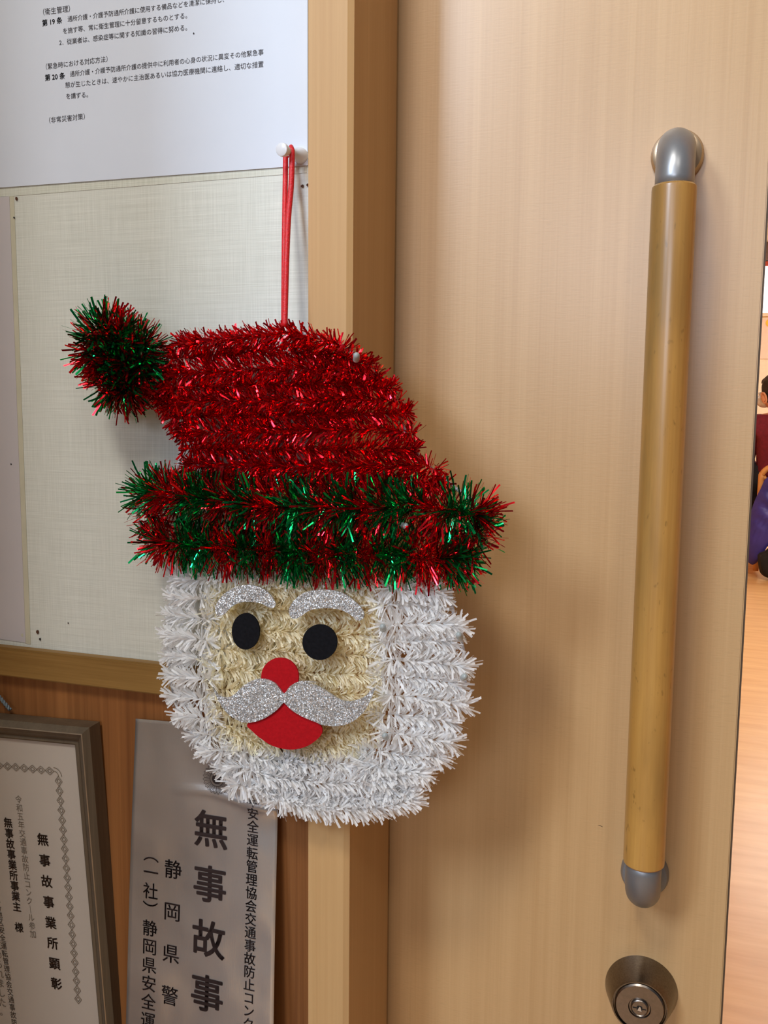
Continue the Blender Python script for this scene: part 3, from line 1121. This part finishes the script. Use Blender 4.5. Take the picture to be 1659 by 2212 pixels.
# ---- white hair and beard, cream face
hair = empty('white_beard', P(690, 1600, Y0))
hair.parent = deco
hair.matrix_parent_inverse = deco.matrix_world.inverted()
hair['label'] = 'white tinsel hair and beard'
face = empty('face', P(640, 1430, Y0))
face.parent = deco
face.matrix_parent_inverse = deco.matrix_world.inverted()
face['label'] = 'cream tinsel face'
left_rows = [[(385, 1252), (440, 1250), (462, 1252)], [(376, 1290), (454, 1294)], [(368, 1330), (454, 1338)], [(362, 1374), (454, 1384)],
             [(366, 1416), (454, 1424)], [(368, 1458), (454, 1468)], [(376, 1504), (456, 1510)], [(388, 1546), (460, 1552)],
             [(420, 1586), (468, 1590)], [(442, 1624), (500, 1622)], [(478, 1660), (540, 1654)]]
right_rows = [[(822, 1272), (900, 1270), (955, 1284)], [(822, 1306), (900, 1304), (945, 1316)], [(822, 1350), (920, 1346), (990, 1352)], [(822, 1386), (920, 1384), (975, 1386)],
              [(822, 1424), (920, 1428), (1000, 1440)], [(822, 1462), (920, 1466), (985, 1478)], [(822, 1500), (920, 1508), (1000, 1520)],
              [(822, 1540), (920, 1550), (975, 1560)], [(822, 1580), (900, 1592), (972, 1604)], [(800, 1618), (880, 1630), (950, 1634)],
              [(780, 1650), (860, 1664), (918, 1672)]]
beard_rows = [[(505, 1614), (560, 1636), (640, 1648), (720, 1650), (790, 1640)], [(520, 1656), (600, 1680), (700, 1690), (800, 1686), (880, 1668)],
              [(500, 1690), (580, 1712), (690, 1726), (800, 1722), (885, 1702)], [(590, 1726), (680, 1744), (770, 1748), (850, 1738), (890, 1724)],
              [(560, 1700), (600, 1672), (640, 1640)], [(840, 1700), (800, 1672), (780, 1640)]]
wr = px2m(800, 1450, 40)
for i, row in enumerate(left_rows + right_rows + beard_rows):
    if len(left_rows) <= i < len(left_rows) + len(right_rows):
        row = [(row[0][0] + (10 if i % 2 else -8), row[0][1])] + row[1:]
    pts = smooth_path([P(x, y, Y0 + 0.001 * ((-1) ** i)) for x, y in row], 8)
    garland('garland_row', pts, wr * (0.88 if i < len(left_rows) else 1.0), 8500, 0.00118, [M['t_white']], None, hair,
            lean=0.75 * (1 if row[-1][0] > row[0][0] and i >= len(left_rows) else -1), clump=0.0042, jitter=0.18, ends=1.0, bend=0.25, squash=0.75)
# a white fringe under the brim
garland('garland_row', smooth_path([P(x, y, Y0 + .002) for x, y in ((460, 1244), (560, 1248), (680, 1254), (800, 1262))], 8), px2m(600, 1250, 26), 9000, .0009, [M['t_white']], None, hair, bend=0.3)
cream_rows = [[(458, 1282), (560, 1272), (680, 1270), (805, 1284)], [(456, 1318), (560, 1318), (700, 1320), (815, 1324)],
              [(458, 1360), (560, 1362), (700, 1368), (818, 1372)], [(456, 1402), (560, 1406), (700, 1412), (820, 1416)],
              [(456, 1444), (560, 1448), (700, 1454), (822, 1458)], [(458, 1488), (560, 1492), (700, 1498), (820, 1504)],
              [(464, 1530), (560, 1536), (700, 1542), (815, 1546)], [(474, 1566), (560, 1574), (700, 1584), (805, 1580)],
              [(500, 1590), (560, 1602), (680, 1612), (780, 1604)]]
for i, row in enumerate(cream_rows):
    pts = smooth_path([P(x, y, Y0 + 0.003) for x, y in row], 8)
    garland('garland_row', pts, px2m(640, 1400, 39), 9000, 0.00105, [M['t_cream']], None, face, lean=0.7, clump=0.0036, jitter=0.2, ends=0.3, bend=0.25, squash=0.72)

# ---- felt and glitter cut-outs
CYF = Y0 - 0.0125


def z3(l):
    return [(320 + x / 3.6875, 1200 + y / 3.6875) for x, y in l]


def cutout(name, pxs, mat, y=CYF, th=0.0012, k=5, label=None, tilt=0.0):
    lp = smooth_loop(pxs, k) if k else pxs
    cx_ = sum(p[0] for p in lp) / len(lp)
    o = slab(name, [P(p[0], p[1], y + (p[0] - cx_) * tilt) for p in lp], th, mat, face)
    if label:
        o['label'] = label
    return o


def ell(cx_, cy_, rx, ry, n=36):
    return [(cx_ + rx * math.cos(2 * math.pi * k / n), cy_ + ry * math.sin(2 * math.pi * k / n)) for k in range(n)]


cutout('eyebrow', z3([(535, 445), (545, 385), (600, 310), (680, 256), (780, 235), (880, 250), (960, 300), (1008, 368), (1010, 400), (990, 420), (950, 408), (910, 385), (850, 373), (760, 370), (690, 392), (640, 432), (602, 470), (560, 480)]), M['glitter'], CYF + .0015)
cutout('eyebrow', [(624, 1322), (627, 1308), (640, 1292), (656, 1281), (679, 1275), (708, 1274), (737, 1280), (761, 1295), (779, 1312), (786, 1326), (784, 1336), (776, 1341), (768, 1338), (755, 1327), (737, 1318), (716, 1314), (692, 1314), (668, 1319), (652, 1330), (640, 1336), (629, 1335)], M['glitter'])
cutout('eye', ell(530.5, 1364, 30, 39.5), M['felt_black'], CYF + .003, k=0)
cutout('eye', ell(690.5, 1387.5, 37.5, 38.5), M['felt_black'], k=0)
cutout('nose', ell(604.5, 1462, 40.5, 41), M['felt_red'], CYF - .001, k=0, label='round red felt nose')
cutout('mouth', z3([(790, 1342), (830, 1400), (900, 1460), (1000, 1520), (1130, 1546), (1250, 1525), (1340, 1470), (1385, 1408), (1365, 1345), (1250, 1250), (1100, 1172), (1060, 1172), (920, 1260)]), M['felt_red'], CYF - .001, label='red felt mouth')
cutout('moustache', z3([(513, 1050), (560, 1112), (620, 1131), (680, 1112), (730, 1064), (790, 1016), (870, 984), (950, 990), (1010, 1020), (1050, 1068), (1072, 1096), (1092, 1092), (1130, 1042), (1190, 1008), (1260, 1000), (1340, 1012)])
       + [(656, 1474), (674, 1478), (692, 1485), (713, 1498), (732, 1510), (750, 1515), (768, 1513), (787, 1505), (800, 1492), (809, 1486), (804, 1503), (795, 1522), (784, 1540), (766, 1556), (745, 1566), (719, 1569), (692, 1565)]
       + z3([(1340, 1330), (1240, 1290), (1150, 1238), (1100, 1190), (1080, 1172), (1062, 1190), (1020, 1235), (940, 1290), (850, 1325), (760, 1330), (680, 1295), (610, 1235), (560, 1155)]), M['glitter'], CYF - .0026, k=4, label='silver glitter moustache')

# ---- wire frame behind and small bulbs
wy = Y0 + 0.006
outline = [(372, 745), (450, 732), (620, 718), (735, 745), (825, 825), (862, 900), (905, 985), (985, 1055), (1050, 1110), (1040, 1190), (985, 1240), (975, 1300), (1000, 1400), (1005, 1480), (975, 1590), (900, 1690), (780, 1755), (650, 1745), (520, 1690), (430, 1620), (380, 1520), (365, 1400), (378, 1260), (320, 1180), (300, 1080), (385, 1010), (380, 900), (360, 850)]
op = [P(p[0], p[1], wy) for p in smooth_loop(outline, 4)]
op.append(op[0])
wf = tube('wire_frame', op, 0.0011, M['wire'], deco, 8)
for a_, b_ in (((445, 1240), (445, 1640)), ((825, 1250), (825, 1700)), ((640, 715), (640, 1745)), ((360, 1080), (1040, 1112)), ((372, 1400), (1000, 1430)), ((372, 900), (880, 900))):
    n_ = 12
    tube('frame_wire', [P(a_[0] + (b_[0] - a_[0]) * k / n_, a_[1] + (b_[1] - a_[1]) * k / n_, wy) for k in range(n_ + 1)], 0.0010, M['wire'], wf, 8)
for bx_, by_, ang in ((827, 1355, 1.2), (992, 1373, 1.5), (1003, 1462, .8), (832, 1590, 1.3), (770, 770, .9), (875, 1136, 0.05)):
    p_ = P(bx_, by_, Y0 - 0.0105)
    d_ = Vector((math.cos(ang) * .5, -0.75, math.sin(ang) * .5)).normalized()
    lathe('bulb', p_ + d_ * -0.004, d_, [(0, .0020), (.005, .0020), (.0062, .0017), (.0070, .0010), (.0073, .0002)], M['bulb'], deco, 16)

# ---- red hanging cord over the pin
pins = lambda f, s=0: pa + ax * f
n1 = pa + ax.normalized() * 0.0150
n2 = pa + ax.normalized() * 0.0128
foot = P(614, 712, -0.030)
l0 = P(617, 336, n1.y - .003)
pts = [n1 + Vector((0.0, 0.0022, -0.001)), n1 + Vector((0, 0.001, .0028)), n1 + Vector((0, -.0012, .0030)), n1 + Vector((0, -.0030, .0012)), n1 + Vector((0, -.0034, -.003)), n1.lerp(foot, .35) + Vector((0, -.003, 0)), foot]
strandA = smooth_path([P(630, 322, n2.y - .003), P(631, 335, n2.y - .0036), P(629, 400, n2.y - .005), P(623, 470, -.020), P(619, 560, -.024), P(615, 705, -.029)], 10)
strandB = smooth_path([P(617, 338, n2.y + .003), P(616.5, 380, n2.y + .001), P(615, 470, -.017), P(614, 560, -.021), P(613, 705, -.028)], 10)
over = smooth_path([P(617, 340, n2.y + .003), n2 + Vector((-.0008, .0024, .0020)), n2 + Vector((0, 0, .0032)), P(629, 319, n2.y - .0026), P(631, 330, n2.y - .0035)], 8)
tube('hanging_cord', strandA, 0.0018, M['cord_red'], deco, 10)
tube('hanging_cord', strandB, 0.0017, M['cord_red'], deco, 10)
tube('hanging_cord', over, 0.0015, M['cord_red'], deco, 10)

# ------------------------------------------------------------------ the room beyond the door
foot_pt = PZ(1650, 1248, 0.0)
YC = foot_pt.y + 0.13
print('chair distance', YC, foot_pt)


def at(px, py, y):
    return P(px, py, y)


cx0 = at(1640, 1100, YC).x            # left upright of the chair back
CWD = 0.42
chair = empty('wooden_chair', (cx0 + CWD / 2, YC, 0))
tag(chair, 'light wooden chair with a blue jacket over its back beyond the door', 'chair')
ztop = at(1650, 1006, YC).z
# back frame: inverted U, rounded corners
pts = [Vector((cx0, YC, 0.02)), Vector((cx0, YC, ztop - 0.12)), Vector((cx0 + .006, YC, ztop - .05)), Vector((cx0 + .05, YC, ztop - .008)), Vector((cx0 + .12, YC, ztop)), Vector((cx0 + CWD - .12, YC, ztop)), Vector((cx0 + CWD - .05, YC, ztop - .008)), Vector((cx0 + CWD - .006, YC, ztop - .05)), Vector((cx0 + CWD, YC, ztop - .12)), Vector((cx0 + CWD, YC, 0.02))]
tube('back_frame', smooth_path(pts, 5), 0.017, M['chair_wood'], chair, 12)
bm_obj('seat', box_bm((cx0 + .01, YC + 0.02, .40), (cx0 + CWD - .01, YC + .46, .44), .015), M['chair_wood'], chair)
for sx in (0.02, CWD - .02):
    tube('leg', [(cx0 + sx, YC + .44, .41), (cx0 + sx, YC + .45, .01)], [.018, .014], M['chair_wood'], chair, 12)
    tube('armrest', smooth_path([(cx0 + sx, YC + .0, .60), (cx0 + sx, YC + .25, .62), (cx0 + sx, YC + .40, .60), (cx0 + sx, YC + .44, .43)], 5), .014, M['chair_wood'], chair, 10)

# jacket hung on the back
jl = smooth_loop([(1659, 1030), (1643, 1056), (1627, 1090), (1614, 1140), (1609, 1195), (1622, 1219), (1638, 1212), (1656, 1182), (1690, 1172), (1735, 1160), (1762, 1100), (1750, 1045), (1705, 1022)], 4)
ys = YC - 0.07
jc = at(1690, 1110, ys)
vs, fs = [], []
rings = 9
nj = len(jl)
for side in (-1, 1):
    for r_i in range(rings):
        t = r_i / (rings - 1)
        for q in jl:
            p_ = at(q[0], q[1], ys)
            v_ = jc.lerp(p_, 1 - t)
            bulge = 0.075 * math.sqrt(max(0, 1 - (1 - t) ** 2)) * (1 + 0.22 * math.sin((v_.z + v_.x * .8) * 60))
            vs.append(Vector((v_.x, ys + side * bulge * (1 if side < 0 else 0.3), v_.z)))
for s_i in range(2):
    b_ = s_i * rings * nj
    for r_i in range(rings - 1):
        for k in range(nj):
            k2 = (k + 1) % nj
            q = (b_ + r_i * nj + k, b_ + r_i * nj + k2, b_ + (r_i + 1) * nj + k2, b_ + (r_i + 1) * nj + k)
            fs.append(q if s_i else q[::-1])
jk = mesh_obj('padded_jacket', vs, fs, M['blue'], None, True)
tag(jk, 'violet blue padded jacket hanging over the back of the wooden chair', 'jacket')

# black bag on the floor
bc = foot_pt + Vector((0.11, -0.05, 0))
bm = bmesh.new()
bmesh.ops.create_uvsphere(bm, u_segments=32, v_segments=20, radius=1)
for v in bm.verts:
    c = v.co.copy()
    e_ = lambda a_: math.copysign(abs(a_) ** 0.7, a_)
    w_ = 1 + 0.05 * math.sin(c.x * 7 + c.z * 5) + 0.04 * math.sin(c.y * 9)
    v.co = Vector((bc.x + e_(c.x) * .15 * w_, bc.y + e_(c.y) * .07 * w_, max(0.0, 0.095 + e_(c.z) * .10 * w_)))
bag = bm_obj('cloth_bag', bm, M['blackcloth'], None, True)
tag(bag, 'black cloth bag on the wooden floor under the blue jacket', 'bag')
tube('handle', smooth_path([(bc.x - .06, bc.y, .17), (bc.x - .05, bc.y, .235), (bc.x + .05, bc.y, .235), (bc.x + .06, bc.y, .17)], 6), .008, M['blackcloth'], bag, 8)


# ---- seated person, back turned, in the maroon top
def skin_body(name, joints, bones, mat, parent=None, sub=2):
    me = bpy.data.meshes.new(name)
    names = list(joints)
    me.from_pydata([joints[k][0] for k in names], [(names.index(a), names.index(b)) for a, b in bones], [])
    o = bpy.data.objects.new(name, me)
    COL.objects.link(o)
    m = o.modifiers.new('skin', 'SKIN')
    for i, k in enumerate(names):
        r_ = joints[k][1]
        me.skin_vertices[0].data[i].radius = (r_, r_) if not isinstance(r_, tuple) else r_
        me.skin_vertices[0].data[i].use_root = (i == 0)
    m.use_smooth_shade = True
    sb = o.modifiers.new('sub', 'SUBSURF')
    sb.levels = sb.render_levels = sub
    bpy.context.view_layer.update()
    dg = bpy.context.evaluated_depsgraph_get()
    me2 = bpy.data.meshes.new_from_object(o.evaluated_get(dg))
    bpy.data.objects.remove(o)
    me2.materials.clear()
    me2.materials.append(mat)
    me2.polygons.foreach_set('use_smooth', [True] * len(me2.polygons))
    me2.name = name
    o = bpy.data.objects.new(name, me2)
    COL.objects.link(o)
    if parent is not None:
        o.parent = parent
        o.matrix_parent_inverse = parent.matrix_world.inverted()
    return o


hc = at(1671, 850, YC + 0.16)        # head centre
bx, by = hc.x + 0.07, YC + 0.19
J = {'pelvis': ((bx, by, .575), (.15, .11)), 'waist': ((bx, by + .01, .64), (.13, .10)), 'chest': ((bx, by + .01, .82), (.15, .11)), 'upper': ((bx, by, .94), (.13, .09)),
     'neck': ((bx - .01, by, 1.02), .052), 'skull': ((hc.x, hc.y, hc.z - .03), (.072, .085)), 'crown': ((hc.x, hc.y - .01, hc.z + .05), (.070, .082))}
Bn = [('pelvis', 'waist'), ('waist', 'chest'), ('chest', 'upper'), ('upper', 'neck'), ('neck', 'skull'), ('skull', 'crown')]
for sd, sx in (('l', -1), ('r', 1)):
    J.update({'sh' + sd: ((bx + sx * .17, by, .94), .055), 'el' + sd: ((bx + sx * .215, by + .07, .69), .042), 'wr' + sd: ((bx + sx * .12, by + .27, .60), .026), 'pa' + sd: ((bx + sx * .09, by + .34, .59), (.040, .016)),
              'hp' + sd: ((bx + sx * .09, by + .06, .565), .085), 'kn' + sd: ((bx + sx * .11, by + .46, .53), .058), 'an' + sd: ((bx + sx * .11, by + .44, .09), .036), 'to' + sd: ((bx + sx * .12, by + .60, .035), (.040, .028))})
    Bn += [('upper', 'sh' + sd), ('sh' + sd, 'el' + sd), ('el' + sd, 'wr' + sd), ('wr' + sd, 'pa' + sd), ('pelvis', 'hp' + sd), ('hp' + sd, 'kn' + sd), ('kn' + sd, 'an' + sd), ('an' + sd, 'to' + sd)]
    for f_i, (off, ln_) in enumerate(((-.032, .055), (-.011, .075), (.010, .080), (.030, .070), (.050, .052))):
        a_ = (bx + sx * (.09) + off * (-sx), by + .365 - (0.02 if f_i == 4 else 0), .588)
        b_ = (a_[0] + off * -sx * .25, a_[1] + ln_ * .6, .582)
        c_ = (b_[0], b_[1] + ln_ * .4, .565)
        J['f%s%da' % (sd, f_i)] = (a_, .009)
        J['f%s%db' % (sd, f_i)] = (b_, .0085)
        J['f%s%dc' % (sd, f_i)] = (c_, .007)
        Bn += [('pa' + sd, 'f%s%da' % (sd, f_i)), ('f%s%da' % (sd, f_i), 'f%s%db' % (sd, f_i)), ('f%s%db' % (sd, f_i), 'f%s%dc' % (sd, f_i))]
person = skin_body('person', J, Bn, M['skin'])
tag(person, 'seated person with dark hair in a maroon top and mask, seen from behind', 'person')
T2 = {k: J[k] for k in ('pelvis', 'waist', 'chest', 'upper')}
T2 = {k: (v[0], (v[1][0] + .022, v[1][1] + .022)) for k, v in T2.items()}
B2 = [('pelvis', 'waist'), ('waist', 'chest'), ('chest', 'upper')]
T2['collar'] = ((bx - .005, by, .995), (.082, .078))
B2.append(('upper', 'collar'))
for sd in 'lr':
    for k, ad in (('sh', .022), ('el', .020), ('wr', .016)):
        T2[k + sd] = (J[k + sd][0], J[k + sd][1] + ad)
    B2 += [('upper', 'sh' + sd), ('sh' + sd, 'el' + sd), ('el' + sd, 'wr' + sd)]
skin_body('sweater', T2, B2, M['maroon'], person)
T3 = {'pelvis': (J['pelvis'][0], (.165, .125))}
B3 = []
for sd in 'lr':
    for k, ad in (('hp', .014), ('kn', .016), ('an', .022)):
        T3[k + sd] = (J[k + sd][0], J[k + sd][1] + ad)
    B3 += [('pelvis', 'hp' + sd), ('hp' + sd, 'kn' + sd), ('kn' + sd, 'an' + sd)]
skin_body('trousers', T3, B3, M['blackcloth'], person)
tube('collar', [(bx - .01, by, .99), (bx - .015, by, 1.06)], [.080, .064], M['navy_collar'], person, 24)
# hair: cap over the skull, open at the face (which looks away, +Y)
bm = bmesh.new()
bmesh.ops.create_uvsphere(bm, u_segments=32, v_segments=24, radius=1)
for v in bm.verts:
    c = v.co
    rip = 1 + 0.03 * math.sin(c.x * 16 + c.z * 5) + .02 * math.sin(c.y * 21)
    v.co = Vector((hc.x + c.x * .084 * rip, hc.y - .012 + c.y * .097 * rip, hc.z + .022 + c.z * .108 * rip))
kill = [v for v in bm.verts if (v.co.y > hc.y + .055 and v.co.z < hc.z + .06) or v.co.z < hc.z - .065]
bmesh.ops.delete(bm, geom=kill, context='VERTS')
hr = bm_obj('hair', bm, M['hair'], person, True)
hr.modifiers.new('thick', 'SOLIDIFY').thickness = 0.006
for sx in (-1, 1):
    ec_ = Vector((hc.x + sx * .088, hc.y + .01, hc.z - .028))
    pts = [ec_ + Vector((sx * .006 * math.sin(a), -.004 + .017 * math.cos(a), .031 * math.sin(a + .3))) for a in [k * 2 * math.pi / 16 for k in range(17)]]
    tube('ear', pts, .0065, M['skin'], person, 10)
    bm = bmesh.new()
    bmesh.ops.create_uvsphere(bm, u_segments=14, v_segments=10, radius=1)
    for v in bm.verts:
        v.co = ec_ + Vector((v.co.x * .006, v.co.y * .015, v.co.z * .026))
    bm_obj('ear_bowl', bm, M['skin'], person, True)
    tube('mask_strap', [ec_ + Vector((0, .02, .02)), ec_ + Vector((-sx * .004, .05, -.01)), ec_ + Vector((-sx * .02, .085, -.03))], .002, M['mask'], person, 6)
    bm = bmesh.new()
    bmesh.ops.create_uvsphere(bm, u_segments=14, v_segments=10, radius=.011, matrix=Matrix.Translation((hc.x + sx * .03, hc.y + .074, hc.z + .0)))
    bm_obj('eye', bm, M['mask'], person, True)
bm = bmesh.new()
bmesh.ops.create_uvsphere(bm, u_segments=20, v_segments=14, radius=1)
for v in bm.verts:
    v.co = Vector((hc.x + v.co.x * .062, hc.y + .062 + v.co.y * .042, hc.z - .045 + v.co.z * .045))
bm_obj('face_mask', bm, M['mask'], person, True)
bm = bmesh.new()
bmesh.ops.create_cone(bm, cap_ends=True, segments=12, radius1=.014, radius2=.006, depth=.04, matrix=Matrix.Translation((hc.x, hc.y + .092, hc.z - .012)) @ Matrix.Rotation(-.4, 4, 'X'))
bm_obj('nose', bm, M['skin'], person, True)

turn = Matrix.Translation(hc) @ Matrix.Rotation(math.radians(52), 4, 'Z') @ Matrix.Translation(-hc)
for o in person.children:
    if o.name.split('.')[0] in ('hair', 'ear', 'ear_bowl', 'mask_strap', 'eye', 'face_mask', 'nose'):
        o.data.transform(turn)
# far wall: window, poster, grey board
wl = at(1648, 575, RY - .02)
wb_ = at(1648, 676, RY - .02)
win = struct(bm_obj('window_1', box_bm((wl.x, RY - .03, wb_.z - .03), (wl.x + 1.5, RY - .001, wb_.z)), M['plaster']))
bm_obj('pane', box_bm((wl.x + .0, RY - .02, wb_.z + .001), (wl.x + 1.5, RY - .004, wl.z)), M['pane'], win)
bm_obj('window_frame', box_bm((wl.x, RY - .03, wl.z + .001), (wl.x + 1.5, RY - .001, wl.z + .04)), M['red_print'], win)
gb = bm_obj('wall_board', box_bm((wl.x - .05, RY - .03, wl.z + .045), (wl.x + 1.4, RY - .002, wl.z + .55), .004), M['grey_print'])
tag(gb, 'grey board high on the far wall above the bright window', 'board')
a_, b_ = at(1644, 690, RY - .01), at(1700, 775, RY - .01)
ps = bm_obj('wall_poster', box_bm((a_.x, RY - .008, b_.z), (a_.x + .5, RY - .002, a_.z)), M['pink_print'])
tag(ps, 'pale pink poster with a yellow disc below the far window', 'poster')
yc = at(1663, 697, RY - .012)
lathe('yellow_disc', yc, (0, -1, 0), [(-.003, .035), (.001, .035)], M['yellow_print'], ps, 24)
for lx, ly in ((0.9, 3.4), (1.0, 6.6)):
    lf = bm_obj('ceiling_light', box_bm((lx - .62, ly - .47, ZC - .045), (lx + .62, ly + .47, ZC - .001), .005), M['pin_white'])
    tag(lf, ('square ceiling light nearer the doorway of the next room' if ly < 5 else 'square ceiling light at the far end of the next room'), 'ceiling light')
    bm_obj('diffuser', box_bm((lx - .58, ly - .43, ZC - .050), (lx + .58, ly + .43, ZC - .0455)), M['diffuser'], lf)
print('tris approx', sum(len(o.data.polygons) * 2 for o in S.objects if o.type == 'MESH'))
